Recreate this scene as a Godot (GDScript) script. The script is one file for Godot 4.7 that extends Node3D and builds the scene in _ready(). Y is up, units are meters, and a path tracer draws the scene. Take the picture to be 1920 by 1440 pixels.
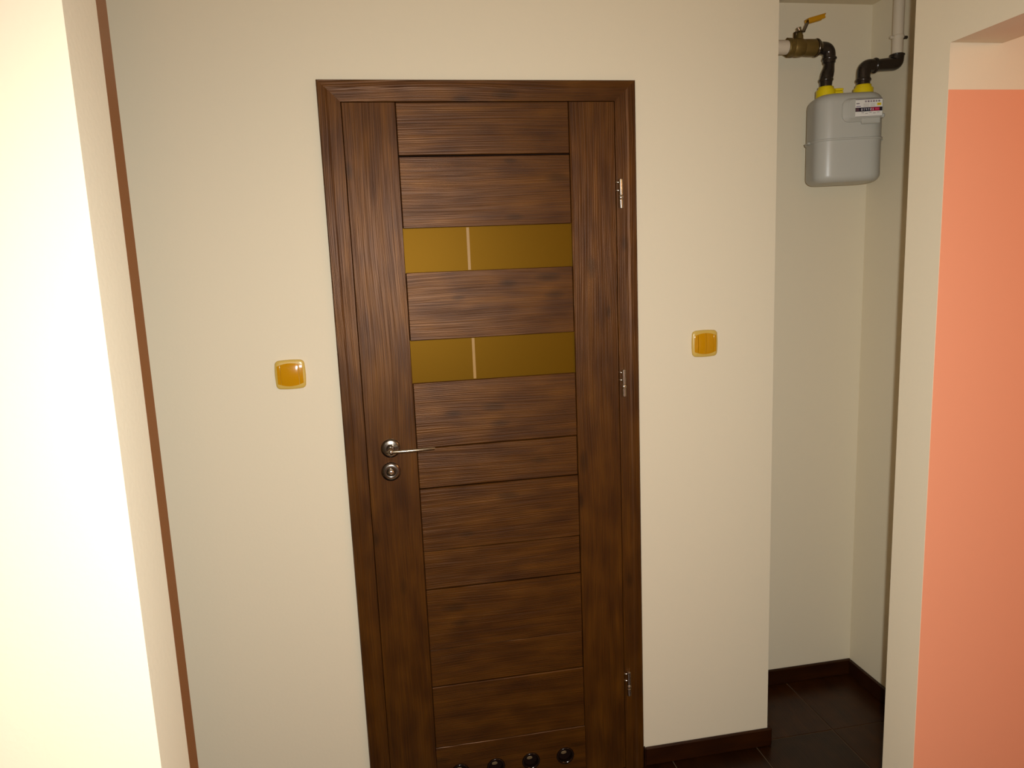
extends Node3D
# A narrow hallway seen from the next room: brown wooden door, gas meter niche, salmon room on the right.
# The front of the door leaf is the plane z = 0, the plaster round it z = WALL.

const WALL := -0.012
const CEIL := 2.444
const CAM := Vector3(0.067, 1.6223, 2.0429)
const LU := 2.4    # metres of wood texture along the grain
const LV := 0.4    # and across it

var rng := RandomNumberGenerator.new()
var m_wall: StandardMaterial3D
var m_ceiling: StandardMaterial3D
var m_salmon: StandardMaterial3D
var m_ochre: StandardMaterial3D
var m_wood: StandardMaterial3D
var m_wood_dark: StandardMaterial3D
var m_gap: StandardMaterial3D
var m_brown_strip: StandardMaterial3D
var m_grout: StandardMaterial3D
var m_glass: StandardMaterial3D
var m_light_line: StandardMaterial3D
var m_chrome: StandardMaterial3D
var m_steel: StandardMaterial3D
var m_plate: StandardMaterial3D
var m_lever: StandardMaterial3D
var m_amber: StandardMaterial3D
var m_meter: StandardMaterial3D
var m_yellow: StandardMaterial3D
var m_iron: StandardMaterial3D
var m_brass: StandardMaterial3D
var m_pipe: StandardMaterial3D
var m_vent: StandardMaterial3D
var m_bright_spot: StandardMaterial3D
var m_base: StandardMaterial3D
var m_tile: Array[StandardMaterial3D] = []
var m_room_floor: StandardMaterial3D


func _ready() -> void:
	rng.seed = 7
	var cam := Camera3D.new()
	cam.name = "camera"
	cam.position = CAM
	cam.rotation_degrees = Vector3(-9.17, -9.873, -2.364)
	cam.fov = 55.52
	cam.near = 0.02
	cam.current = true
	add_child(cam)

	var env := Environment.new()
	env.background_mode = Environment.BG_COLOR
	env.background_color = Color(0, 0, 0)
	env.tonemap_mode = Environment.TONE_MAPPER_LINEAR
	env.tonemap_exposure = 1.0
	env.sdfgi_enabled = true
	env.ssao_enabled = true
	env.ssil_enabled = true
	var we := WorldEnvironment.new()
	we.name = "world_environment"
	we.environment = env
	add_child(we)

	# the flash, a little above and to the right of the lens
	var flash := SpotLight3D.new()
	flash.name = "camera_flash"
	flash.position = CAM + cam.basis * Vector3(0.05, 0.035, 0.0)
	flash.basis = cam.basis * Basis(Vector3.RIGHT, deg_to_rad(-20.0))
	flash.spot_range = 12.0
	flash.spot_attenuation = 2.0
	flash.spot_angle = 80.0
	flash.spot_angle_attenuation = 1.0
	flash.light_energy = 3.35
	flash.light_color = Color(0.985, 1.0, 0.99)
	flash.light_size = 0.012
	flash.shadow_enabled = true
	add_child(flash)

	# the warm ceiling light of the room behind the camera
	var lamp := OmniLight3D.new()
	lamp.name = "room_lamp"
	lamp.position = Vector3(0.1, 2.2, 2.7)
	lamp.omni_range = 12.0
	lamp.omni_attenuation = 2.0
	lamp.light_energy = 0.2
	lamp.light_color = Color(1.0, 0.64, 0.3)
	lamp.light_size = 0.14
	lamp.shadow_enabled = true
	add_child(lamp)

	# the ceiling light of the salmon room
	var lamp2 := OmniLight3D.new()
	lamp2.name = "salmon_room_lamp"
	lamp2.position = Vector3(2.5, 2.15, 1.9)
	lamp2.omni_range = 12.0
	lamp2.omni_attenuation = 2.0
	lamp2.light_energy = 0.46
	lamp2.light_color = Color(1.0, 0.74, 0.46)
	lamp2.light_size = 0.12
	lamp2.shadow_enabled = true
	add_child(lamp2)

	make_materials()
	make_shell()
	make_floor()
	make_baseboards()
	make_frame()
	make_door()
	make_switches()
	make_meter()
	make_inlet()
	make_valve()
	make_outlet()


# ---------------------------------------------------------------- naming

func tag(o: Node, label := "", category := "", kind := "", group := "") -> Node:
	if label != "":
		o.set_meta("label", label)
	if category != "":
		o.set_meta("category", category)
	if kind != "":
		o.set_meta("kind", kind)
	if group != "":
		o.set_meta("group", group)
	return o


func numbered(called: String, parent: Node) -> String:
	if not parent.has_node(called):
		return called
	var n := 1
	while parent.has_node("%s_%03d" % [called, n]):
		n += 1
	return "%s_%03d" % [called, n]


func thing(called: String, at := Vector3.ZERO) -> Node3D:
	var o := Node3D.new()
	o.name = numbered(called, self)
	o.position = at
	add_child(o, true)
	return o


func obj(called: String, st: SurfaceTool, m: Material, parent: Node = self) -> MeshInstance3D:
	st.generate_normals()
	var o := MeshInstance3D.new()
	o.mesh = st.commit()
	o.mesh.surface_set_material(0, m)
	o.name = numbered(called, parent)
	parent.add_child(o, true)
	return o


func begin() -> SurfaceTool:
	var st := SurfaceTool.new()
	st.begin(Mesh.PRIMITIVE_TRIANGLES)
	return st


# ---------------------------------------------------------------- shapes

func uv_of(p: Vector3, mode: String, off: Vector2) -> Vector2:
	match mode:
		"h": return Vector2((p.x + off.x) / LU, (p.y + off.y) / LV)
		"v": return Vector2((p.y + off.x) / LU, (p.x + off.y) / LV)
		"z": return Vector2((p.z + off.x) / LU, (p.x + off.y) / LV)
	return Vector2(p.x, p.y)


func tri(st: SurfaceTool, a: Vector3, b: Vector3, c: Vector3, out: Vector3, mode := "", off := Vector2.ZERO) -> void:
	var pts := [a, b, c]
	if (b - a).cross(c - a).dot(out) > 0.0:
		pts = [a, c, b]
	for p: Vector3 in pts:
		st.set_uv(uv_of(p, mode, off))
		st.add_vertex(p)


func quad(st: SurfaceTool, a: Vector3, b: Vector3, c: Vector3, d: Vector3, out: Vector3, mode := "", off := Vector2.ZERO) -> void:
	tri(st, a, b, c, out, mode, off)
	tri(st, a, c, d, out, mode, off)


# a box with all its edges chamfered by c
func bx(st: SurfaceTool, lo: Vector3, hi: Vector3, c := 0.002, mode := "", off := Vector2.ZERO, xf := Transform3D.IDENTITY) -> void:
	st.set_smooth_group(-1)
	var mid := (lo + hi) / 2
	var h := (hi - lo) / 2
	c = minf(c, minf(h.x, minf(h.y, h.z)) * 0.8)
	var sharp := c <= 0.0
	var P := func(s: Vector3, axis: int) -> Vector3:
		var p := Vector3(h.x - c, h.y - c, h.z - c)
		p[axis] = h[axis]
		return xf * (mid + p * s)
	for axis in 3:
		var a := (axis + 1) % 3
		var b := (axis + 2) % 3
		for s in [-1.0, 1.0]:
			var o := Vector3.ZERO
			o[axis] = s
			var ring := []
			for k: Vector2 in [Vector2(-1, -1), Vector2(1, -1), Vector2(1, 1), Vector2(-1, 1)]:
				var q := o
				q[a] = k.x
				q[b] = k.y
				ring.append(P.call(q, axis))
			quad(st, ring[0], ring[1], ring[2], ring[3], xf.basis * o, mode, off)
		if sharp:
			continue
		# edges along this axis
		for sa in [-1.0, 1.0]:
			for sb in [-1.0, 1.0]:
				var p0 := Vector3.ZERO
				p0[a] = sa
				p0[b] = sb
				var p1 := p0
				p0[axis] = -1.0
				p1[axis] = 1.0
				var o2 := Vector3.ZERO
				o2[a] = sa
				o2[b] = sb
				quad(st, P.call(p0, a), P.call(p1, a), P.call(p1, b), P.call(p0, b), xf.basis * o2, mode, off)
	if sharp:
		return
	for sx in [-1.0, 1.0]:
		for sy in [-1.0, 1.0]:
			for sz in [-1.0, 1.0]:
				var s3 := Vector3(sx, sy, sz)
				tri(st, P.call(s3, 0), P.call(s3, 1), P.call(s3, 2), xf.basis * s3, mode, off)


# a profile of (radius, height) turned round the y axis of xf; a null entry starts a new crease
func lathe(st: SurfaceTool, prof: Array, xf := Transform3D.IDENTITY, segs := 32) -> void:
	var group := 1
	for i in prof.size() - 1:
		if prof[i] == null or prof[i + 1] == null:
			group += 1
			continue
		st.set_smooth_group(group)
		var a: Vector2 = prof[i]
		var b: Vector2 = prof[i + 1]
		var nr := Vector2(b.y - a.y, a.x - b.x)
		for k in segs:
			var t0 := TAU * k / segs
			var t1 := TAU * (k + 1) / segs
			var p := func(v: Vector2, t: float) -> Vector3: return xf * Vector3(v.x * cos(t), v.y, v.x * sin(t))
			var tm := (t0 + t1) / 2
			var out := xf.basis * Vector3(nr.x * cos(tm), nr.y, nr.x * sin(tm))
			if a.x < 1e-6:
				tri(st, p.call(a, t0), p.call(b, t0), p.call(b, t1), out)
			elif b.x < 1e-6:
				tri(st, p.call(a, t0), p.call(b, t0), p.call(a, t1), out)
			else:
				quad(st, p.call(a, t0), p.call(b, t0), p.call(b, t1), p.call(a, t1), out)


func creased(pts: Array) -> Array:
	var r := []
	for i in pts.size():
		r.append(pts[i])
		if i > 0 and i < pts.size() - 1:
			r.append(null)
			r.append(pts[i])
	return r


# y axis of the returned transform along dir
func along(at: Vector3, dir: Vector3) -> Transform3D:
	var y := dir.normalized()
	var x := y.cross(Vector3(0.31, 0.2, 0.93)).normalized()
	return Transform3D(Basis(x, y, x.cross(y)), at)


func rod(st: SurfaceTool, a: Vector3, b: Vector3, r: float, c := 0.001, segs := 20) -> void:
	var l := a.distance_to(b)
	lathe(st, creased([Vector2(0, 0), Vector2(r - c, 0), Vector2(r, c), Vector2(r, l - c), Vector2(r - c, l), Vector2(0, l)]), along(a, b - a), segs)


# a round tube through points with a radius each, smooth, closed at both ends
func tube(st: SurfaceTool, pts: Array, radii: Array, segs := 24) -> void:
	var rings := []
	var x := Vector3.ZERO
	for i in pts.size():
		var d: Vector3
		if i == 0:
			d = pts[1] - pts[0]
		elif i == pts.size() - 1:
			d = pts[i] - pts[i - 1]
		else:
			d = (pts[i + 1] - pts[i]).normalized() + (pts[i] - pts[i - 1]).normalized()
		d = d.normalized()
		if i == 0:
			x = d.cross(Vector3(0.13, 0.27, 0.95)).normalized()
		else:
			x = (x - d * x.dot(d)).normalized()
		var y := d.cross(x)
		var ring := []
		for k in segs:
			var t := TAU * k / segs
			ring.append(pts[i] + (x * cos(t) + y * sin(t)) * radii[i])
		rings.append(ring)
	st.set_smooth_group(1)
	for i in pts.size() - 1:
		for k in segs:
			var n := (k + 1) % segs
			var out: Vector3 = rings[i][k] - pts[i] + rings[i + 1][n] - pts[i + 1]
			quad(st, rings[i][k], rings[i][n], rings[i + 1][n], rings[i + 1][k], out)
	st.set_smooth_group(-1)
	for k in segs:
		var n := (k + 1) % segs
		var e := pts.size() - 1
		tri(st, pts[0], rings[0][k], rings[0][n], pts[0] - pts[1])
		tri(st, pts[e], rings[e][k], rings[e][n], pts[e] - pts[e - 1])


# the centre line of a pipe with rounded bends: corner points and a bend radius
func bent(corners: Array, r: float, steps := 8) -> Array:
	var out := [corners[0]]
	for i in range(1, corners.size() - 1):
		var a: Vector3 = corners[i]
		var u: Vector3 = (corners[i - 1] - a)
		var v: Vector3 = (corners[i + 1] - a)
		var l := minf(r, minf(u.length(), v.length()) * 0.48)
		var p := a + u.normalized() * l
		var q := a + v.normalized() * l
		for k in steps + 1:
			var t := float(k) / steps
			out.append(p * (1 - t) * (1 - t) + a * 2 * t * (1 - t) + q * t * t)
	out.append(corners[-1])
	return out


func same(n: int, r: float) -> Array:
	var a := []
	a.resize(n)
	a.fill(r)
	return a


# stacked outlines: each layer is a list of Vector3 of one length; closed at the top (and bottom)
func skin(st: SurfaceTool, layers: Array, groups: Array, close_first := true, close_last := true) -> void:
	for i in layers.size() - 1:
		st.set_smooth_group(groups[i])
		var a: Array = layers[i]
		var b: Array = layers[i + 1]
		var n := a.size()
		var ca := centre(a)
		var cb := centre(b)
		for k in n:
			var e := (k + 1) % n
			var out: Vector3 = (a[k] + a[e] + b[k] + b[e]) / 4 - (ca + cb) / 2
			var area := (b[k] - a[k] as Vector3).cross(a[e] - a[k])
			if area.length() < 1e-12:
				area = (b[k] - a[e] as Vector3).cross(b[e] - b[k])
			# outlines run one way round, so one sign holds for a whole layer
			var s := 1.0 if spin(a, cb - ca) > 0.0 else -1.0
			if (cb - ca).length() < 1e-9:
				quad(st, a[k], a[e], b[e], b[k], out)
			else:
				quad(st, a[k], a[e], b[e], b[k], (a[e] - a[k] as Vector3).cross(b[k] - a[k] + (b[e] - a[e])) * s)
	st.set_smooth_group(-1)
	if close_first:
		var c0 := centre(layers[0])
		for k in layers[0].size():
			tri(st, c0, layers[0][k], layers[0][(k + 1) % layers[0].size()], c0 - centre(layers[1]))
	if close_last:
		var z := layers.size() - 1
		var c1 := centre(layers[z])
		for k in layers[z].size():
			tri(st, c1, layers[z][k], layers[z][(k + 1) % layers[z].size()], c1 - centre(layers[z - 1]))


func centre(a: Array) -> Vector3:
	var c := Vector3.ZERO
	for p: Vector3 in a:
		c += p
	return c / a.size()


func spin(a: Array, axis: Vector3) -> float:
	var c := centre(a)
	var s := Vector3.ZERO
	for k in a.size():
		s += (a[k] - c as Vector3).cross(a[(k + 1) % a.size()] - c)
	return s.dot(axis)


# a rounded rectangle in 2D, bulge pushes the middles of its sides out
func rounded(w: float, h: float, r: float, bulge := 0.0, steps := 6, mids := 6) -> Array:
	var pts := []
	var cx := [w / 2 - r, -(w / 2 - r), -(w / 2 - r), w / 2 - r]
	var cy := [h / 2 - r, h / 2 - r, -(h / 2 - r), -(h / 2 - r)]
	for q in 4:
		for k in steps + 1:
			var t := PI / 2 * (q + float(k) / steps)
			pts.append(Vector2(cx[q] + r * cos(t), cy[q] + r * sin(t)))
		var a: Vector2 = pts[-1]
		var n := (q + 1) % 4
		var t2 := PI / 2 * n
		var b := Vector2(cx[n] + r * cos(t2), cy[n] + r * sin(t2))
		for k in range(1, mids):
			pts.append(a.lerp(b, float(k) / mids))
	if bulge > 0.0:
		for i in pts.size():
			var p: Vector2 = pts[i]
			pts[i] = Vector2(p.x + signf(p.x) * bulge * maxf(0.0, 1.0 - pow(2 * p.y / h, 2)) * pow(absf(2 * p.x / w), 2), p.y + signf(p.y) * bulge * maxf(0.0, 1.0 - pow(2 * p.x / w, 2)) * pow(absf(2 * p.y / h), 2))
	return pts


# ---------------------------------------------------------------- materials

func mat(c: Color, rough: float, metal := 0.0, spec := 0.5) -> StandardMaterial3D:
	var m := StandardMaterial3D.new()
	m.albedo_color = c
	m.roughness = rough
	m.metallic = metal
	m.metallic_specular = spec
	return m


func noise(s: int, octaves := 1) -> FastNoiseLite:
	var n := FastNoiseLite.new()
	n.seed = s
	n.noise_type = FastNoiseLite.TYPE_SIMPLEX
	n.frequency = 1.0
	n.fractal_type = FastNoiseLite.FRACTAL_FBM if octaves > 1 else FastNoiseLite.FRACTAL_NONE
	n.fractal_octaves = octaves
	return n


func make_materials() -> void:
	m_wall = mat(Color8(228, 215, 188), 0.92, 0.0, 0.3)
	var pn := NoiseTexture2D.new()
	pn.width = 512
	pn.height = 512
	pn.seamless = true
	pn.noise = noise(5, 3)
	pn.noise.frequency = 0.05
	m_wall.heightmap_enabled = true
	m_wall.heightmap_texture = pn
	m_wall.heightmap_scale = 0.012
	m_wall.uv1_triplanar = true
	m_wall.uv1_world_triplanar = true
	m_wall.uv1_scale = Vector3.ONE * 2.5
	m_ceiling = mat(Color8(222, 208, 180), 0.95, 0.0, 0.3)
	m_ochre = mat(Color8(176, 118, 62), 0.92, 0.0, 0.3)
	m_salmon = mat(Color8(236, 160, 124), 0.92, 0.0, 0.3)

	# wood: colour and brushed relief share one grain
	var w := 1024
	var h := 1024
	var warp := noise(11)
	var ridge := noise(12)
	var fine := noise(13)
	var blotch := noise(14, 2)
	var cloud := noise(15, 2)
	var col := PackedByteArray()
	col.resize(w * h * 3)
	var hei := PackedFloat32Array()
	hei.resize(w * h)
	var knots := []
	for k in 14:
		knots.append(Vector3(rng.randf() * LU, rng.randf() * LV, rng.randf_range(0.008, 0.02)))
	var dark := Color8(54, 27, 3)
	var light := Color8(116, 72, 12)
	for y in h:
		var v := (y + 0.5) / h * LV
		for x in w:
			var u := (x + 0.5) / w * LU
			var yw := v + 0.006 * warp.get_noise_2d(u * 1.1, v * 4.0)
			var r := ridge.get_noise_2d(u * 1.6, yw * 330.0)
			var f := fine.get_noise_2d(u * 7.0, yw * 700.0)
			var b := blotch.get_noise_2d(u * 2.2, yw * 18.0)
			var c := cloud.get_noise_2d(u * 5.0 + 9.0, v * 11.0)
			hei[y * w + x] = 0.5 + 0.38 * r + 0.1 * f
			var t := 0.44 + 0.15 * b + 0.15 * c + 0.10 * r + 0.12 * f
			var i := (y * w + x) * 3
			col[i] = int(clampf(lerpf(dark.r, light.r, t), 0, 1) * 255)
			col[i + 1] = int(clampf(lerpf(dark.g, light.g, t), 0, 1) * 255)
			col[i + 2] = int(clampf(lerpf(dark.b, light.b, t), 0, 1) * 255)
	for k: Vector3 in knots:
		var x0 := int(k.x / LU * w)
		var y0 := int(k.y / LV * h)
		var rx := int(k.z * 2.2 / LU * w) + 2
		var ry := int(k.z / LV * h)
		for dy in range(-ry, ry + 1):
			for dx in range(-rx, rx + 1):
				var d := pow(float(dx) / rx, 2) + pow(float(dy) / ry, 2)
				if d < 1.0:
					var i := (posmod(y0 + dy, h) * w + posmod(x0 + dx, w)) * 3
					var s := 1.0 - 0.2 * pow(1.0 - d, 1.3)
					for n in 3:
						col[i + n] = int(col[i + n] * s)
	var wood_tex := ImageTexture.create_from_image(Image.create_from_data(w, h, false, Image.FORMAT_RGB8, col))
	var wood_hei := ImageTexture.create_from_image(Image.create_from_data(w, h, false, Image.FORMAT_RF, hei.to_byte_array()))
	m_wood = mat(Color.WHITE, 0.43, 0.38, 0.42)
	m_wood.albedo_texture = wood_tex
	m_wood.heightmap_enabled = true
	m_wood.heightmap_texture = wood_hei
	m_wood.heightmap_scale = 0.042
	m_wood_dark = m_wood.duplicate()
	m_wood_dark.albedo_color = Color8(150, 140, 140)
	m_base = mat(Color8(150, 128, 122), 0.4, 0.0, 0.4)
	m_base.albedo_texture = wood_tex
	m_brown_strip = m_wood.duplicate()
	m_brown_strip.albedo_texture = null
	m_brown_strip.albedo_color = Color8(132, 82, 40)
	m_brown_strip.metallic = 0.0
	m_grout = mat(Color8(104, 88, 68), 0.85, 0.0, 0.3)
	m_gap = mat(Color8(26, 13, 7), 0.8, 0.0, 0.2)
	for k in 3:
		var t := mat([Color8(140, 124, 116), Color8(158, 138, 120), Color8(126, 110, 102)][k], 0.34, 0.0, 0.4)
		t.albedo_texture = wood_tex
		t.uv1_scale = Vector3(2.0, 0.7, 1)
		t.heightmap_enabled = true
		t.heightmap_texture = wood_hei
		t.heightmap_scale = 0.02
		m_tile.append(t)
	m_room_floor = mat(Color8(186, 152, 112), 0.5)

	m_glass = mat(Color8(97, 67, 3), 0.47, 0.55, 0.22)
	m_light_line = mat(Color8(160, 120, 48), 0.5, 0.0, 0.5)
	m_chrome = mat(Color8(214, 208, 198), 0.2, 1.0)
	m_steel = mat(Color8(128, 120, 110), 0.24, 1.0)
	m_lever = mat(Color8(178, 168, 148), 0.24, 1.0)
	m_plate = mat(Color8(206, 172, 84), 0.3, 0.0, 0.5)
	m_amber = mat(Color8(196, 136, 6), 0.15, 0.0, 0.5)
	m_meter = mat(Color8(184, 182, 172), 0.36, 0.0, 0.5)
	m_yellow = mat(Color8(232, 204, 16), 0.35, 0.0, 0.5)
	m_iron = mat(Color8(46, 38, 32), 0.2, 0.2, 0.6)
	m_brass = mat(Color8(128, 106, 56), 0.4, 0.6, 0.5)
	m_pipe = mat(Color8(216, 200, 176), 0.5, 0.0, 0.4)
	m_vent = mat(Color8(30, 17, 10), 0.16, 0.3, 0.5)
	m_bright_spot = mat(Color8(150, 128, 94), 0.4)


# ---------------------------------------------------------------- the setting

func wall(called: String, boxes: Array, label: String, m: Material = null) -> MeshInstance3D:
	var st := begin()
	for b: Array in boxes:
		bx(st, Vector3(b[0], b[1], b[2]), Vector3(b[3], b[4], b[5]), 0.0)
	var o := obj(called, st, m if m else m_wall)
	tag(o, label, "wall", "structure")
	return o


func make_shell() -> void:
	wall("wall_back", [[-1.7, 0, -0.14, -0.045, CEIL, WALL], [0.79, 0, -0.14, 1.2446, CEIL, WALL], [-0.045, 2.105, -0.14, 0.79, CEIL, WALL], [1.12, 0, -0.43, 1.2446, CEIL, -0.14]], "cream plastered hallway wall around the brown wooden door, with both switches on it")
	wall("wall_niche", [[1.2446, 0, -0.43, 1.77, CEIL, -0.33]], "shaded cream back wall of the recess behind the gas meter")
	wall("wall_right", [[1.77, 0, -0.43, 1.87, CEIL, 0.476]], "cream side wall of the recess beside the white vertical pipe")
	wall("wall_bathroom", [[-1.7, 0, -1.0, 1.12, CEIL, -0.9]], "wall of the closed room behind the wooden door")
	wall("wall_left", [[-1.7, 0, 0.923, -0.279, CEIL, 1.043]], "overexposed white wall end at the left edge, nearest to the camera")
	wall("wall_end", [[-1.8, 0, -1.0, -1.7, CEIL, 3.7]], "cream wall closing the left end of the hallway")
	wall("wall_lintel", [[1.3, 2.055, 0.586, 1.428, CEIL, 1.45], [1.3, 0, 1.45, 1.428, CEIL, 3.6]], "cream wall and lintel over the opening to the salmon room")
	wall("wall_rear", [[-1.7, 0, 3.6, 4.1, CEIL, 3.7]], "ochre wall behind the camera", m_ochre)
	wall("wall_far_right", [[4.0, 0, 0.586, 4.1, CEIL, 3.6]], "salmon wall on the far side of the right room", m_salmon)

	# the wall end on the right: cream all round, salmon paint up to a straight line on the side of the other room
	var lo := Vector3(1.3, 0, 0.476)
	var hi := Vector3(4.1, CEIL, 0.586)
	var st := begin()
	bx(st, lo, hi, 0.0)
	var part := obj("wall_partition", st, m_wall)
	tag(part, "cream wall end at the right, with salmon paint on its room side", "wall", "structure")
	st = begin()
	bx(st, Vector3(lo.x + 0.001, 0.0, 0.58), Vector3(hi.x, 1.9592, 0.5868), 0.0002)
	tag(obj("paint_field", st, m_salmon, part), "salmon painted field with a straight upper edge")

	st = begin()
	bx(st, Vector3(-1.8, CEIL, -1.0), Vector3(4.1, CEIL + 0.1, 3.7), 0.003)
	tag(obj("ceiling", st, m_ceiling), "cream ceiling over the hallway and the meter recess", "ceiling", "structure")

	# narrow brown strip on the far side of the left wall end
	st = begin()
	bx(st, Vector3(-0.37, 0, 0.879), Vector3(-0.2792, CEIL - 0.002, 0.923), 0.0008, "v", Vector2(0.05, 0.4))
	tag(obj("trim_1", st, m_brown_strip), "narrow brown strip along the far side of the overexposed left wall", "trim", "structure")


func make_floor() -> void:
	var fl := thing("floor")
	tag(fl, "dark brown wood look floor of the hallway and recess", "floor", "structure")
	var st := begin()
	bx(st, Vector3(-1.8, -0.1, -1.0), Vector3(4.1, -0.002, 3.7), 0.0)
	obj("subfloor", st, m_grout, fl)
	var wx := 0.2965
	var lz := 0.6
	for i in range(-5, 4):
		var x0 := 0.907 + i * wx
		var x1 := minf(x0 + wx, 1.77)
		if x0 > 1.76:
			continue
		var shift := 0.0
		for k in range(-2, 2):
			var z0 := -0.03 + k * lz + shift
			var a := maxf(z0, -0.33)
			var b := minf(z0 + lz, 0.923)
			if x0 < 1.12:
				a = maxf(a, -0.1)
			if b - a < 0.02:
				continue
			st = begin()
			var dy := rng.randf_range(-0.0004, 0.0004)
			bx(st, Vector3(x0 + 0.0012, -0.01, a + 0.0012), Vector3(x1 - 0.0012, dy, b - 0.0012), 0.0012, "z", Vector2(rng.randf() * 1.6, rng.randf() * 0.1 + 2.0))
			obj("floor_tile", st, m_tile[rng.randi() % 3], fl)
	st = begin()
	bx(st, Vector3(-1.7, -0.006, 0.925), Vector3(4.0, 0.0, 3.6), 0.002)
	obj("room_flooring", st, m_room_floor, fl)


func board(called: String, lo: Vector3, hi: Vector3, label: String) -> void:
	var st := begin()
	bx(st, lo, hi, 0.004, "h" if hi.x - lo.x > hi.z - lo.z else "z", Vector2(0.4, 0.1))
	tag(obj(called, st, m_base), label, "baseboard", "structure")


func make_baseboards() -> void:
	board("baseboard_back", Vector3(0.812, 0, WALL), Vector3(1.2566, 0.064, 0.0), "dark brown baseboard right of the door, below the double switch")
	board("baseboard_left", Vector3(-1.7, 0, WALL), Vector3(-0.066, 0.064, 0.0), "dark brown baseboard along the hallway wall left of the door")
	board("baseboard_return", Vector3(1.2446, 0, -0.318), Vector3(1.2566, 0.064, WALL), "dark brown baseboard turning the corner into the recess")
	board("baseboard_niche", Vector3(1.2566, 0, -0.33), Vector3(1.77, 0.064, -0.318), "dark brown baseboard along the back of the recess under the meter")
	board("baseboard_right", Vector3(1.758, 0, -0.318), Vector3(1.77, 0.064, 0.476), "dark brown baseboard along the right side of the recess")
	var st := begin()
	bx(st, Vector3(0.8085, 0, WALL), Vector3(0.8135, 0.0652, 0.0012), 0.001)
	tag(obj("end_cap", st, m_base, get_node("baseboard_back")), "thin cap on the end of the baseboard")


# ---------------------------------------------------------------- door frame and door

const X0 := 0.0
const X1 := 0.744
const Y1 := 2.063

func make_frame() -> void:
	var fr := thing("trim_2")
	tag(fr, "brown wood grain casing framing the door on three sides", "door frame", "structure")
	# profile across the casing: distance from the outer edge as a share, and height above the wall
	var prof := [Vector2(0.0, 0.0), Vector2(0.0, 0.011), Vector2(0.05, 0.0145), Vector2(0.36, 0.0150), Vector2(0.46, 0.0130), Vector2(0.985, 0.0118), Vector2(1.0, 0.0108), Vector2(1.0, -0.03)]
	var oL := -0.0598
	var oR := 0.806
	var oT := 2.1195
	var iL := X0 - 0.001
	var iR := X1 + 0.001
	var iT := Y1 + 0.001
	for side in 3:
		var st := begin()
		for i in prof.size() - 1:
			st.set_smooth_group(-1)
			var a: Vector2 = prof[i]
			var b: Vector2 = prof[i + 1]
			var za := WALL + a.y
			var zb := WALL + b.y
			if side == 0:
				var xa := lerpf(oL, iL, a.x)
				var xb := lerpf(oL, iL, b.x)
				quad(st, Vector3(xa, 0, za), Vector3(xb, 0, zb), Vector3(xb, lerpf(oT, iT, b.x), zb), Vector3(xa, lerpf(oT, iT, a.x), za), Vector3(a.y - b.y, 0, b.x - a.x), "v", Vector2(0.1, 0.19))
			elif side == 1:
				var xa := lerpf(oR, iR, a.x)
				var xb := lerpf(oR, iR, b.x)
				quad(st, Vector3(xa, 0, za), Vector3(xb, 0, zb), Vector3(xb, lerpf(oT, iT, b.x), zb), Vector3(xa, lerpf(oT, iT, a.x), za), Vector3(b.y - a.y, 0, b.x - a.x), "v", Vector2(0.27, 0.45))
			else:
				var ya := lerpf(oT, iT, a.x)
				var yb := lerpf(oT, iT, b.x)
				quad(st, Vector3(lerpf(oL, iL, a.x), ya, za), Vector3(lerpf(oL, iL, b.x), yb, zb), Vector3(lerpf(oR, iR, b.x), yb, zb), Vector3(lerpf(oR, iR, a.x), ya, za), Vector3(0, b.y - a.y, b.x - a.x), "h", Vector2(0.6, 0.2))
		obj("casing", st, m_wood, fr)
	# the jamb behind the leaf
	var st2 := begin()
	bx(st2, Vector3(-0.044, 0, -0.14), Vector3(-0.003, 2.104, -0.02), 0.001, "v", Vector2(0.1, 0.1))
	bx(st2, Vector3(0.747, 0, -0.14), Vector3(0.789, 2.104, -0.02), 0.001, "v", Vector2(0.1, 0.1))
	bx(st2, Vector3(-0.003, 2.066, -0.14), Vector3(0.747, 2.104, -0.02), 0.001, "h", Vector2(0.1, 0.1))
	obj("jamb", st2, m_wood, fr)


func wood_part(called: String, door: Node, lo: Vector3, hi: Vector3, mode: String, c := 0.0022) -> MeshInstance3D:
	var st := begin()
	var off := Vector2(rng.randf_range(0.0, 0.3) - 0.0, rng.randf())
	if mode == "h":
		# keep the piece inside one repeat of the texture across the grain
		off = Vector2(rng.randf_range(0.0, 1.7) - lo.x, rng.randf_range(0.0, LV - (hi.y - lo.y)) - lo.y)
	else:
		off = Vector2(rng.randf_range(0.0, 0.3) - lo.y, rng.randf_range(0.0, LV - (hi.x - lo.x)) - lo.x)
	bx(st, lo, hi, c, mode, off)
	return obj(called, st, m_wood, door)


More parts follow.
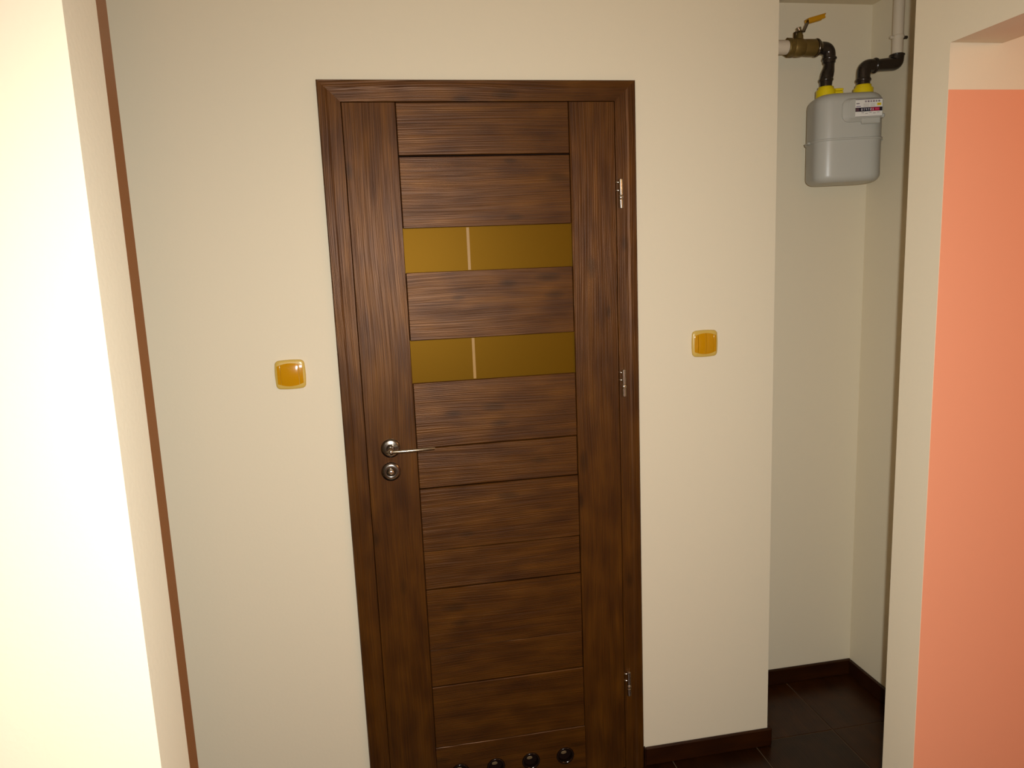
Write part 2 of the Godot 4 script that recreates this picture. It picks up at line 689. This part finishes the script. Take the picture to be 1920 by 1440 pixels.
func make_door() -> void:
	var d := thing("door_1")
	tag(d, "brown wood grain door with two amber glass panes, lever handle and four vent holes", "door", "structure")
	var sl := 0.140
	var sr := 0.612
	wood_part("stile", d, Vector3(X0, 0.008, -0.04), Vector3(sl - 0.0006, Y1, 0.0), "v", 0.0013)
	wood_part("stile", d, Vector3(sr + 0.0006, 0.008, -0.04), Vector3(X1, Y1, 0.0), "v", 0.0013)
	var st := begin()
	bx(st, Vector3(sl - 0.004, 0.03, -0.034), Vector3(sr + 0.004, Y1 - 0.01, -0.012), 0.001)
	obj("core", st, m_gap, d)
	# boards: top, bottom, recess
	var rows := [[2.063, 1.926, 0.0], [1.9225, 1.734, 0.0], [1.616, 1.427, 0.0], [1.309, 1.120, 0.0], [1.119, 1.000, 0.0032], [0.999, 0.8095, 0.0], [0.8085, 0.690, 0.0032], [0.689, 0.4985, 0.0], [0.4975, 0.379, 0.0032], [0.378, 0.1787, 0.0]]
	for r: Array in rows:
		wood_part("board", d, Vector3(sl + 0.0006, r[1] + 0.0005, -0.03), Vector3(sr - 0.0006, r[0] - 0.0005, -r[2]), "h", 0.0016)
	# panes, each with a pale strip added for the light line in the glass
	for g: Array in [[1.616, 1.734], [1.309, 1.427]]:
		st = begin()
		bx(st, Vector3(sl - 0.003, g[0] - 0.002, -0.011), Vector3(sr + 0.003, g[1] + 0.002, -0.0065), 0.0005)
		var pane := obj("glass_pane", st, m_glass, d)
		tag(pane, "amber satin glass pane")
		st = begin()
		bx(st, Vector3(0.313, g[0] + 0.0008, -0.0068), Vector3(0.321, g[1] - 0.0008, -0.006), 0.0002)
		tag(obj("light_line", st, m_light_line, pane), "pale upright strip added for the light line seen in the glass")
	make_vents(d, sl, sr)
	make_hinges(d)
	make_handle(d)


func make_vents(d: Node3D, sl: float, sr: float) -> void:
	var st := begin()
	st.set_smooth_group(-1)
	var y0 := 0.008
	var y1 := 0.1775
	var yc := 0.0853
	var xs := [0.2110, 0.3225, 0.4340, 0.5447]
	var cell := 0.066
	var off := Vector2(0.9, 0.1)
	var O := Vector3.BACK
	var R := func(xa: float, xb: float, ya: float, yb: float): quad(st, Vector3(xa, ya, 0), Vector3(xb, ya, 0), Vector3(xb, yb, 0), Vector3(xa, yb, 0), O, "h", off)
	var l := sl + 0.0006
	var r := sr - 0.0006
	R.call(l, r, y0, yc - cell / 2)
	R.call(l, r, yc + cell / 2, y1 - 0.0016)
	quad(st, Vector3(l, y1 - 0.0016, 0), Vector3(r, y1 - 0.0016, 0), Vector3(r, y1, -0.0016), Vector3(l, y1, -0.0016), Vector3(0, 1, 1), "h", off)
	quad(st, Vector3(l, y1, -0.0016), Vector3(r, y1, -0.0016), Vector3(r, y1, -0.03), Vector3(l, y1, -0.03), Vector3.UP, "h", off)
	var last := l
	for x: float in xs:
		R.call(last, x - cell / 2, yc - cell / 2, yc + cell / 2)
		last = x + cell / 2
		for k in 24:
			var t0 := TAU * k / 24.0
			var t1 := TAU * (k + 1) / 24.0
			var p := func(t: float, rim: bool) -> Vector3:
				var v := Vector2(cos(t), sin(t))
				v *= (cell / 2 / maxf(absf(v.x), absf(v.y))) if rim else 0.022
				return Vector3(x + v.x, yc + v.y, 0)
			quad(st, p.call(t0, false), p.call(t1, false), p.call(t1, true), p.call(t0, true), O, "h", off)
	R.call(last, r, yc - cell / 2, yc + cell / 2)
	obj("bottom_rail", st, m_wood, d)
	for x: float in xs:
		st = begin()
		# a turned sleeve: flange, lip, bore, closed far end
		lathe(st, [Vector2(0.0285, 0.0), Vector2(0.0285, 0.0012), Vector2(0.0272, 0.0034), Vector2(0.0252, 0.0042), Vector2(0.0232, 0.0036), Vector2(0.0212, 0.0012), null, Vector2(0.0212, 0.0012), Vector2(0.0200, -0.036), null, Vector2(0.0200, -0.036), Vector2(0.0, -0.036)], Transform3D(Basis(Vector3.RIGHT, Vector3.BACK, Vector3.DOWN), Vector3(x, yc, 0)), 36)
		var v := obj("vent_sleeve", st, m_vent, d)
		tag(v, "dark round vent sleeve")
		st = begin()  # a small pale disc added as the bright spot in the bore
		lathe(st, creased([Vector2(0, -0.0006), Vector2(0.0088, -0.0006), Vector2(0.0088, 0.0006), Vector2(0, 0.0006)]), Transform3D(Basis(Vector3(1, 0, 0), Vector3(0, -0.5, 0.866), Vector3(0, -0.866, -0.5)), Vector3(x - 0.003, yc + 0.006, -0.008)), 20)
		tag(obj("bright_spot", st, m_bright_spot, v), "pale oval disc added for the bright spot inside the vent")


func make_hinges(d: Node3D) -> void:
	for y: float in [1.8122, 1.2682, 0.3053]:
		var xh := 0.7568
		var zh := 0.0065
		var st := begin()
		rod(st, Vector3(xh, y - 0.0405, zh), Vector3(xh, y - 0.016, zh), 0.0064, 0.0012)
		rod(st, Vector3(xh, y - 0.004, zh), Vector3(xh, y + 0.0405, zh), 0.0064, 0.0012)
		var hg := obj("hinge", st, m_chrome, d)
		tag(hg, "bright steel barrel hinge")
		st = begin()
		tube(st, [Vector3(xh, y - 0.0165, zh), Vector3(xh, y - 0.013, zh), Vector3(xh, y - 0.010, zh), Vector3(xh, y - 0.007, zh), Vector3(xh, y - 0.0035, zh)], [0.0052, 0.0071, 0.0075, 0.0071, 0.0052])
		obj("knuckle", st, m_chrome, hg)
		for py: float in [y + 0.032, y + 0.0095]:
			st = begin()
			tube(st, [Vector3(xh - 0.0115, py, -0.002), Vector3(xh - 0.0108, py, 0.001), Vector3(xh - 0.0095, py, 0.0026), Vector3(xh - 0.005, py, 0.004)], [0.0028, 0.0028, 0.0027, 0.0022], 14)
			obj("pin", st, m_chrome, hg)


func make_handle(d: Node3D) -> void:
	var face := func(x: float, y: float) -> Transform3D: return Transform3D(Basis(Vector3.RIGHT, Vector3.BACK, Vector3.DOWN), Vector3(x, y, 0))
	var hx := 0.0665
	var hy := 1.1285
	var st := begin()
	lathe(st, [Vector2(0.027, 0.0), Vector2(0.027, 0.0055), null, Vector2(0.027, 0.0055), Vector2(0.0255, 0.0078), Vector2(0.021, 0.0096), Vector2(0.0135, 0.0108), null, Vector2(0.0135, 0.0108), Vector2(0.0, 0.0108)], face.call(hx, hy), 40)
	var hd := obj("handle", st, m_steel, d)
	tag(hd, "bright lever handle on a round rose")
	st = begin()
	lathe(st, [Vector2(0.0125, 0.010), Vector2(0.0115, 0.013), Vector2(0.0095, 0.018), Vector2(0.0085, 0.026), Vector2(0.0088, 0.044), Vector2(0.0075, 0.0535), Vector2(0.0, 0.0545)], face.call(hx, hy), 28)
	obj("neck", st, m_chrome, hd)
	st = begin()
	var pts := []
	var rad := []
	for k in 13:
		var t := k / 12.0
		pts.append(Vector3(hx - 0.012 + t * 0.134, hy, 0.0455 + 0.0062 * (1.0 - pow(2.0 * t - 0.9, 2))))
		rad.append(0.0052 - 0.0008 * t if k > 0 and k < 12 else 0.0036)
	tube(st, pts, rad, 20)
	obj("lever", st, m_lever, hd)
	st = begin()
	bx(st, Vector3(hx + 0.004, hy + 0.004, 0.0105), Vector3(hx + 0.021, hy + 0.0105, 0.019), 0.0016)
	obj("stop_lug", st, m_chrome, hd)
	# the lower rose with the lock
	var ky := 1.0602
	var kx := 0.0632
	st = begin()
	lathe(st, [Vector2(0.0272, 0.0), Vector2(0.0272, 0.004), Vector2(0.026, 0.0062), null, Vector2(0.026, 0.0062), Vector2(0.0225, 0.0085), Vector2(0.0165, 0.0105), Vector2(0.013, 0.0095), null, Vector2(0.013, 0.0095), Vector2(0.0105, 0.0065), Vector2(0.0, 0.006)], face.call(kx, ky), 40)
	var lk := obj("lock_rose", st, m_steel, d)
	tag(lk, "round steel rose with the lock")
	st = begin()
	lathe(st, [Vector2(0.0085, 0.006), Vector2(0.0085, 0.0135), Vector2(0.0072, 0.0155), Vector2(0.004, 0.0165), Vector2(0.0, 0.0167)], face.call(kx, ky), 28)
	var kb := obj("turn_button", st, m_chrome, lk)
	kb.position = Vector3.ZERO


# ---------------------------------------------------------------- switches

func outline(pts: Array, s: float, z: float) -> Array:
	var o := []
	for p: Vector2 in pts:
		o.append(Vector3(p.x * s, p.y * s, z))
	return o


# a piece of the barrel shaped insert between two uprights
func barrel(st: SurfaceTool, xa: float, xb: float, z0: float, dome: float, mid := 0.0) -> void:
	var nx := 12
	var ny := 12
	var top := []
	for i in nx + 1:
		var x := lerpf(xa, xb, float(i) / nx)
		var hh := 0.0238 + 0.0078 * (1.0 - pow(x / 0.0345, 2))
		var col := []
		for j in ny + 1:
			var y := hh * lerpf(-1.0, 1.0, float(j) / ny)
			var lx := (x - (xa + xb) / 2) / ((xb - xa) / 2)
			var ly := y / hh
			var edge := minf(1.0 - absf(lx), 0.12) / 0.12
			var edge2 := minf(1.0 - absf(ly), 0.12) / 0.12
			var z := z0 + dome * (1.0 - pow(x / 0.04, 2)) * (1.0 - 0.8 * pow(ly, 2)) - 0.0004 * pow(1.0 - edge, 2) - 0.0004 * pow(1.0 - edge2, 2)
			col.append(Vector3(x, y, z))
		top.append(col)
	st.set_smooth_group(1)
	for i in nx:
		for j in ny:
			quad(st, top[i][j], top[i + 1][j], top[i + 1][j + 1], top[i][j + 1], Vector3.BACK)
	st.set_smooth_group(-1)
	var drop := func(p: Vector3) -> Vector3: return Vector3(p.x, p.y, 0.004)
	for j in ny:
		quad(st, top[0][j], top[0][j + 1], drop.call(top[0][j + 1]), drop.call(top[0][j]), Vector3.LEFT)
		quad(st, top[nx][j], top[nx][j + 1], drop.call(top[nx][j + 1]), drop.call(top[nx][j]), Vector3.RIGHT)
	for i in nx:
		quad(st, top[i][0], top[i + 1][0], drop.call(top[i + 1][0]), drop.call(top[i][0]), Vector3.DOWN)
		quad(st, top[i][ny], top[i + 1][ny], drop.call(top[i + 1][ny]), drop.call(top[i][ny]), Vector3.UP)


func make_switch(at: Vector3, cuts: Array, label: String) -> void:
	var sw := thing("wall_switch", at)
	tag(sw, label, "light switch")
	var pts := rounded(0.076, 0.076, 0.0085, 0.0026)
	var st := begin()
	skin(st, [outline(pts, 1.0, 0.0), outline(pts, 1.0, 0.0045), outline(pts, 0.985, 0.0066), outline(pts, 0.955, 0.0078), outline(pts, 0.80, 0.0088), outline(pts, 0.4, 0.0091)], [1, 2, 2, 2, 2])
	tag(obj("cover_plate", st, m_plate, sw), "pale ochre cover plate")
	for i in cuts.size() - 1:
		st = begin()
		var side: bool = i == 0 or i == cuts.size() - 2
		barrel(st, cuts[i] + 0.0003, cuts[i + 1] - 0.0003, 0.0098 if side else 0.0106, 0.0035 if side else 0.0042)
		obj("side_strip" if side else "rocker", st, m_amber, sw)


func make_switches() -> void:
	make_switch(Vector3(-0.1892, 1.3548, WALL), [-0.0342, -0.0250, 0.0232, 0.0342], "amber switch with one wide rocker on the wall left of the door")
	make_switch(Vector3(1.0172, 1.3692, WALL), [-0.0342, -0.0235, 0.0012, 0.0262, 0.0342], "amber switch with two narrow rockers between the door and the recess")


# ---------------------------------------------------------------- gas meter and pipes

func make_meter() -> void:
	var gm := thing("gas_meter", Vector3(1.5655, 1.842, -0.170))
	gm.rotation_degrees.y = -14.0
	tag(gm, "grey metal gas meter hanging from dark pipes in the recess", "gas meter")
	var W := 0.205
	var D := 0.150
	var H := 0.272
	# rounded shell: plan outlines shrink towards top and bottom
	var shell := func(y: float, inset: float) -> Array:
		var o := []
		for p: Vector2 in rounded(W - 2 * inset, D - 2 * inset, 0.046 - inset * 0.8, 0.002, 8, 5):
			o.append(Vector3(p.x, y, p.y))
		return o
	var layers := []
	var groups := []
	for k in 7:
		var t := PI / 2 * k / 6.0
		layers.append(shell.call(0.022 * (1 - cos(t)), 0.022 * (1 - sin(t))))
	for k in 7:
		var t := PI / 2 * k / 6.0
		layers.append(shell.call(H - 0.030 * (1 - sin(t)), 0.030 * (1 - cos(t))))
	groups = same(layers.size() - 1, 1)
	var st := begin()
	skin(st, layers, groups)
	obj("housing", st, m_meter, gm)
	# folded seam round the middle
	var sy := 0.130
	st = begin()
	skin(st, [shell.call(sy - 0.0035, 0.002), shell.call(sy - 0.003, -0.0035), shell.call(sy, -0.0045), shell.call(sy + 0.003, -0.0035), shell.call(sy + 0.0035, 0.002)], [1, 1, 1, 1], false, false)
	var seam := obj("seam", st, m_meter, gm)
	for s in [-1.0, 1.0]:
		st = begin()
		bx(st, Vector3(s * (W / 2 + 0.005) - 0.0085, sy - 0.003, -0.02), Vector3(s * (W / 2 + 0.005) + 0.0115, sy + 0.003, 0.018), 0.0025)
		obj("lug", st, m_meter, seam)

	# counter box on the front, upper right: round on its left
	var out := func(xa: float, xb: float, ya: float, yb: float, r: float, z: float) -> Array:
		var o := []
		for p: Vector2 in rounded(xb - xa, yb - ya, r, 0.0, 8, 3):
			o.append(Vector3((xa + xb) / 2 + p.x, (ya + yb) / 2 + p.y, z))
		return o
	var zf := D / 2
	st = begin()
	var bx0 := -0.034
	var bx1 := 0.0885
	var by0 := 0.178
	var by1 := 0.2485
	skin(st, [out.call(bx0, bx1, by0, by1, 0.022, zf - 0.02), out.call(bx0, bx1, by0, by1, 0.022, zf + 0.005), out.call(bx0 + 0.002, bx1 - 0.0015, by0 + 0.002, by1 - 0.0015, 0.020, zf + 0.008), out.call(bx0 + 0.013, bx1 - 0.003, by0 + 0.008, by1 - 0.003, 0.014, zf + 0.0095), out.call(bx0 + 0.016, bx1 - 0.004, by0 + 0.0095, by1 - 0.004, 0.012, zf + 0.0145), out.call(bx0 + 0.018, bx1 - 0.0055, by0 + 0.011, by1 - 0.0055, 0.011, zf + 0.0155)], [1, 2, 2, 2, 2])
	var box := obj("counter_housing", st, m_meter, gm)
	tag(box, "rounded plastic counter housing")
	st = begin()
	bx(st, Vector3(0.024, 0.1705, zf + 0.0005), Vector3(0.080, 0.189, zf + 0.0125), 0.003)
	obj("sealing_tab", st, m_meter, box)
	st = begin()
	bx(st, Vector3(0.082, 0.187, zf - 0.004), Vector3(0.094, 0.200, zf + 0.0105), 0.003)
	obj("sealing_screw", st, m_meter, box)
	st = begin()
	st.set_smooth_group(-1)
	var lx0 := 0.0015
	var lx1 := 0.0818
	var ly0 := 0.1905
	var ly1 := 0.2425
	var zl := zf + 0.0159
	var c4 := [Vector3(lx0, ly0, zl), Vector3(lx1, ly0, zl), Vector3(lx1, ly1, zl), Vector3(lx0, ly1, zl)]
	var uv4 := [Vector2(0, 1), Vector2(1, 1), Vector2(1, 0), Vector2(0, 0)]
	for k in [0, 2, 1, 0, 3, 2]:
		st.set_uv(uv4[k])
		st.add_vertex(c4[k])
	for e in 4:
		var p: Vector3 = c4[e]
		var q: Vector3 = c4[(e + 1) % 4]
		var dn := Vector3(0, 0, -0.0006)
		quad(st, p, q, q + dn, p + dn, (p + q) / 2 - (c4[0] + c4[2]) / 2)
	var ml := mat(Color.WHITE, 0.35)
	ml.albedo_texture = ImageTexture.create_from_image(label_print())
	tag(obj("counter_label", st, ml, box), "printed label with a black and red counter strip")

	# yellow union nuts under plastic seal covers
	for s in [-1.0, 1.0]:
		st = begin()
		var n := Vector3(s * 0.058, H - 0.006, 0.0)
		lathe(st, [Vector2(0.030, 0.0), Vector2(0.030, 0.024), Vector2(0.0285, 0.0265), null, Vector2(0.0285, 0.0265), Vector2(0.0245, 0.0275), null, Vector2(0.0245, 0.0275), Vector2(0.0235, 0.036), Vector2(0.019, 0.0375), Vector2(0.0, 0.0375)], Transform3D(Basis.IDENTITY, n), 32)
		var nut := obj("union_nut", st, m_yellow, gm)
		tag(nut, "yellow plastic covered union nut")
		if s < 0:
			for j in 3:
				st = begin()
				bx(st, n + Vector3(0.006, 0.004 + j * 0.0085, -0.012), n + Vector3(0.050, 0.0115 + j * 0.0085, 0.016), 0.002)
				obj("seal_tab", st, m_yellow, nut)


func label_print() -> Image:
	var w := 264
	var h := 160
	var im := Image.create_empty(w, h, false, Image.FORMAT_RGB8)
	im.fill(Color8(226, 222, 214))
	var grey := Color8(120, 112, 118)
	im.fill_rect(Rect2i(0, 0, w, 5), Color8(70, 60, 72))
	# heading: a run of small dark blocks of print
	for k in 6:
		im.fill_rect(Rect2i(92 + k * 26, 14, 18, 16), Color8(134, 118, 124) if k % 2 else Color8(150, 140, 146))
	im.fill_rect(Rect2i(8, 34, 32, 9), grey)
	im.fill_rect(Rect2i(8, 62, 44, 6), Color8(110, 96, 140))
	for k in 4:
		im.fill_rect(Rect2i(78, 42 + k * 9, 56, 2), Color8(160, 154, 150))
		im.fill_rect(Rect2i(146, 42 + k * 9, 46, 2), Color8(160, 154, 150))
	im.fill_rect(Rect2i(212, 40, 40, 22), Color8(228, 196, 20))
	im.fill_rect(Rect2i(222, 46, 20, 8), Color8(190, 160, 20))
	# counter strip
	im.fill_rect(Rect2i(0, 76, w, 36), Color8(16, 14, 34))
	im.fill_rect(Rect2i(4, 80, 34, 28), Color8(84, 54, 62))
	im.fill_rect(Rect2i(148, 76, 90, 36), Color8(140, 10, 52))
	var glyph := {"0": ["111", "101", "101", "101", "111"], "7": ["111", "001", "010", "010", "010"], "4": ["101", "101", "111", "001", "001"], "2": ["111", "001", "111", "100", "111"], "1": ["010", "110", "010", "010", "111"]}
	var digits := ["0", "7", "4", "7", "2", "1"]
	for k in digits.size():
		var rows: Array = glyph[digits[k]]
		for y in 5:
			for x in 3:
				if rows[y][x] == "1":
					im.fill_rect(Rect2i(58 + k * 22 + x * 4, 84 + y * 4, 4, 4), Color8(216, 212, 216))
	im.fill_rect(Rect2i(194, 84, 40, 20), Color8(196, 60, 92))
	for k in 5:
		im.fill_rect(Rect2i(60 + k * 38, 122 + (k % 2) * 6, 26, 4), Color8(128, 120, 124))
	im.fill_rect(Rect2i(0, 156, w, 4), Color8(130, 124, 120))
	return im


func collar(st: SurfaceTool, at: Vector3, dir: Vector3, r: float, l: float) -> void:
	var d := dir.normalized()
	tube(st, [at - d * l, at - d * l * 0.6, at, at + d * l * 0.6, at + d * l], [r * 0.92, r, r * 1.03, r, r * 0.92], 28)


func make_inlet() -> void:
	var ip := thing("gas_pipe", Vector3(1.51, 2.13, -0.19))
	tag(ip, "dark iron pipe bends between the brass valve and the meter's left nut", "pipe")
	var o := ip.position
	var st := begin()
	var c := [Vector3(1.476, 2.2636, -0.19), Vector3(1.5215, 2.2630, -0.19), Vector3(1.5225, 2.219, -0.19)]
	var path := []
	for p: Vector3 in bent(c, 0.034):
		path.append(p - o)
	tube(st, path, same(path.size(), 0.0195))
	obj("elbow", st, m_iron, ip)
	st = begin()
	path = []
	for p: Vector3 in [Vector3(1.5228, 2.222, -0.190), Vector3(1.5222, 2.208, -0.189), Vector3(1.5185, 2.195, -0.187), Vector3(1.5135, 2.182, -0.185), Vector3(1.5098, 2.168, -0.184), Vector3(1.509, 2.14, -0.184)]:
		path.append(p - o)
	tube(st, path, [0.0165, 0.0160, 0.0185, 0.0200, 0.0198, 0.0175])
	obj("offset_bend", st, m_iron, ip)
	st = begin()
	collar(st, Vector3(1.5227, 2.2315, -0.19) - o, Vector3(0.02, -1, 0), 0.0220, 0.0045)
	obj("collar", st, m_iron, ip)
	st = begin()
	collar(st, Vector3(1.5093, 2.1655, -0.184) - o, Vector3(0.02, -1, 0), 0.0218, 0.0045)
	obj("collar", st, m_iron, ip)
	# white painted stub coming round the corner
	st = begin()
	tube(st, [Vector3(1.2446, 2.2645, -0.19), Vector3(1.385, 2.2643, -0.19)], [0.0215, 0.0215])
	var sp := obj("supply_pipe", st, m_pipe)
	tag(sp, "white painted pipe stub coming out of the wall left of the brass valve", "pipe")


func make_valve() -> void:
	var v := thing("gas_valve", Vector3(1.42, 2.264, -0.19))
	tag(v, "brass ball valve with a yellow lever above the gas meter", "valve")
	var st := begin()
	var X := Transform3D(Basis(Vector3.UP, Vector3.RIGHT, Vector3.FORWARD), Vector3(-0.046, 0, 0))
	lathe(st, [Vector2(0.0, 0.0), Vector2(0.022, 0.0), Vector2(0.025, 0.003), Vector2(0.0255, 0.020), null, Vector2(0.0255, 0.020), Vector2(0.0272, 0.024), Vector2(0.0285, 0.034), Vector2(0.0272, 0.050), Vector2(0.0245, 0.056), null, Vector2(0.0245, 0.056), Vector2(0.0255, 0.062), Vector2(0.0260, 0.094), Vector2(0.0250, 0.097), Vector2(0.0, 0.097)], X, 28)
	obj("body", st, m_brass, v)
	# six sided ends
	st = begin()
	lathe(st, creased([Vector2(0.020, 0.0), Vector2(0.0285, 0.0), Vector2(0.0295, 0.0015), Vector2(0.0295, 0.0175), Vector2(0.0285, 0.019), Vector2(0.020, 0.019)]), X, 6)
	obj("hexagon_end", st, m_brass, v)
	st = begin()
	lathe(st, [Vector2(0.020, 0.098), Vector2(0.0275, 0.0985), Vector2(0.0282, 0.101), Vector2(0.0270, 0.105), Vector2(0.0225, 0.110), Vector2(0.0200, 0.116)], X, 28)
	tag(obj("pipe_union", st, m_steel, v), "grey ring at the outlet of the valve")
	st = begin()
	lathe(st, [Vector2(0.0115, 0.018), Vector2(0.0110, 0.036), Vector2(0.0085, 0.040), Vector2(0.0075, 0.050), Vector2(0.0, 0.050)], Transform3D(Basis.IDENTITY, Vector3(-0.002, 0, 0.0)), 22)
	obj("stem", st, m_brass, v)
	st = begin()
	lathe(st, creased([Vector2(0.0, 0.0), Vector2(0.0085, 0.0), Vector2(0.0085, 0.009), Vector2(0.0070, 0.0105), Vector2(0.0, 0.0105)]), Transform3D(Basis(Vector3(0, 0, 1), 0.25), Vector3(-0.004, 0.0500, 0.0)), 6)
	tag(obj("stem_nut", st, m_chrome, v), "bright nut on top of the stem")
	# lever: a strip lying on the stem, rising to the right, with a plastic grip
	st = begin()
	bx(st, Vector3(-0.016, 0.044, -0.010), Vector3(0.012, 0.0472, 0.010), 0.001)
	var rise := Transform3D(Basis(Vector3(0, 0, 1), deg_to_rad(64)), Vector3(0.010, 0.0460, 0))
	bx(st, Vector3(-0.002, -0.0016, -0.010), Vector3(0.040, 0.0016, 0.010), 0.001, "", Vector2.ZERO, rise)
	bx(st, Vector3(-0.0195, 0.022, -0.006), Vector3(-0.0165, 0.0472, 0.006), 0.001)
	var lever := obj("lever", st, m_steel, v)
	st = begin()
	var up := Transform3D(Basis(Vector3(0, 0, 1), deg_to_rad(15)), Vector3(0.0225, 0.0835, 0))
	bx(st, Vector3(-0.002, -0.002, -0.012), Vector3(0.060, 0.002, 0.012), 0.0015, "", Vector2.ZERO, up)
	bx(st, Vector3(-0.002, -0.012, 0.0085), Vector3(0.056, 0.0, 0.012), 0.0015, "", Vector2.ZERO, up)
	bx(st, Vector3(-0.002, -0.012, -0.012), Vector3(0.056, 0.0, -0.0085), 0.0015, "", Vector2.ZERO, up)
	var mg := mat(Color8(196, 138, 14), 0.35)
	tag(obj("grip", st, mg, lever), "yellow plastic lever grip")


func make_outlet() -> void:
	var op := thing("gas_pipe", Vector3(1.62, 2.13, -0.152))
	tag(op, "dark iron pipe bends from the meter's right nut to the white vertical pipe", "pipe")
	var o := op.position
	var st := begin()
	var path := []
	for p: Vector3 in bent([Vector3(1.6205, 2.135, -0.154), Vector3(1.6195, 2.201, -0.153), Vector3(1.662, 2.2025, -0.152)], 0.040):
		path.append(p - o)
	tube(st, path, same(path.size(), 0.0200))
	obj("elbow", st, m_iron, op)
	st = begin()
	path = []
	for p: Vector3 in bent([Vector3(1.655, 2.2020, -0.152), Vector3(1.734, 2.2085, -0.152), Vector3(1.7345, 2.236, -0.152)], 0.024):
		path.append(p - o)
	var rr := []
	for k in path.size():
		rr.append(0.0178 if k == 0 else 0.0205)
	rr[-1] = 0.0215
	tube(st, path, rr)
	obj("elbow", st, m_iron, op)
	for a: Array in [[Vector3(1.6200, 2.1585, -0.154), Vector3.UP], [Vector3(1.6570, 2.2022, -0.152), Vector3.RIGHT]]:
		st = begin()
		collar(st, a[0] - o, a[1], 0.0228, 0.005)
		obj("collar", st, m_iron, op)
	st = begin()
	collar(st, Vector3(1.7345, 2.234, -0.152) - o, Vector3.UP, 0.0226, 0.003)
	obj("rim", st, m_iron, op)

	var wp := thing("riser_pipe", Vector3(1.7345, 2.236, -0.152))
	tag(wp, "white painted vertical pipe rising to the ceiling in the recess corner", "pipe")
	st = begin()
	tube(st, [Vector3.ZERO, Vector3(0, CEIL - 2.236, 0)], [0.0168, 0.0168])
	obj("pipe", st, m_pipe, wp)
	st = begin()
	collar(st, Vector3(0, 0.052, 0), Vector3.UP, 0.0185, 0.006)
	var cl := obj("clamp", st, m_pipe, wp)
	for s in [-1.0, 1.0]:
		st = begin()
		rod(st, Vector3(s * 0.017, 0.050, 0.004), Vector3(s * 0.0295, 0.0505, 0.004), 0.0052, 0.001, 14)
		obj("clamp_screw", st, m_iron if s > 0 else m_pipe, cl)
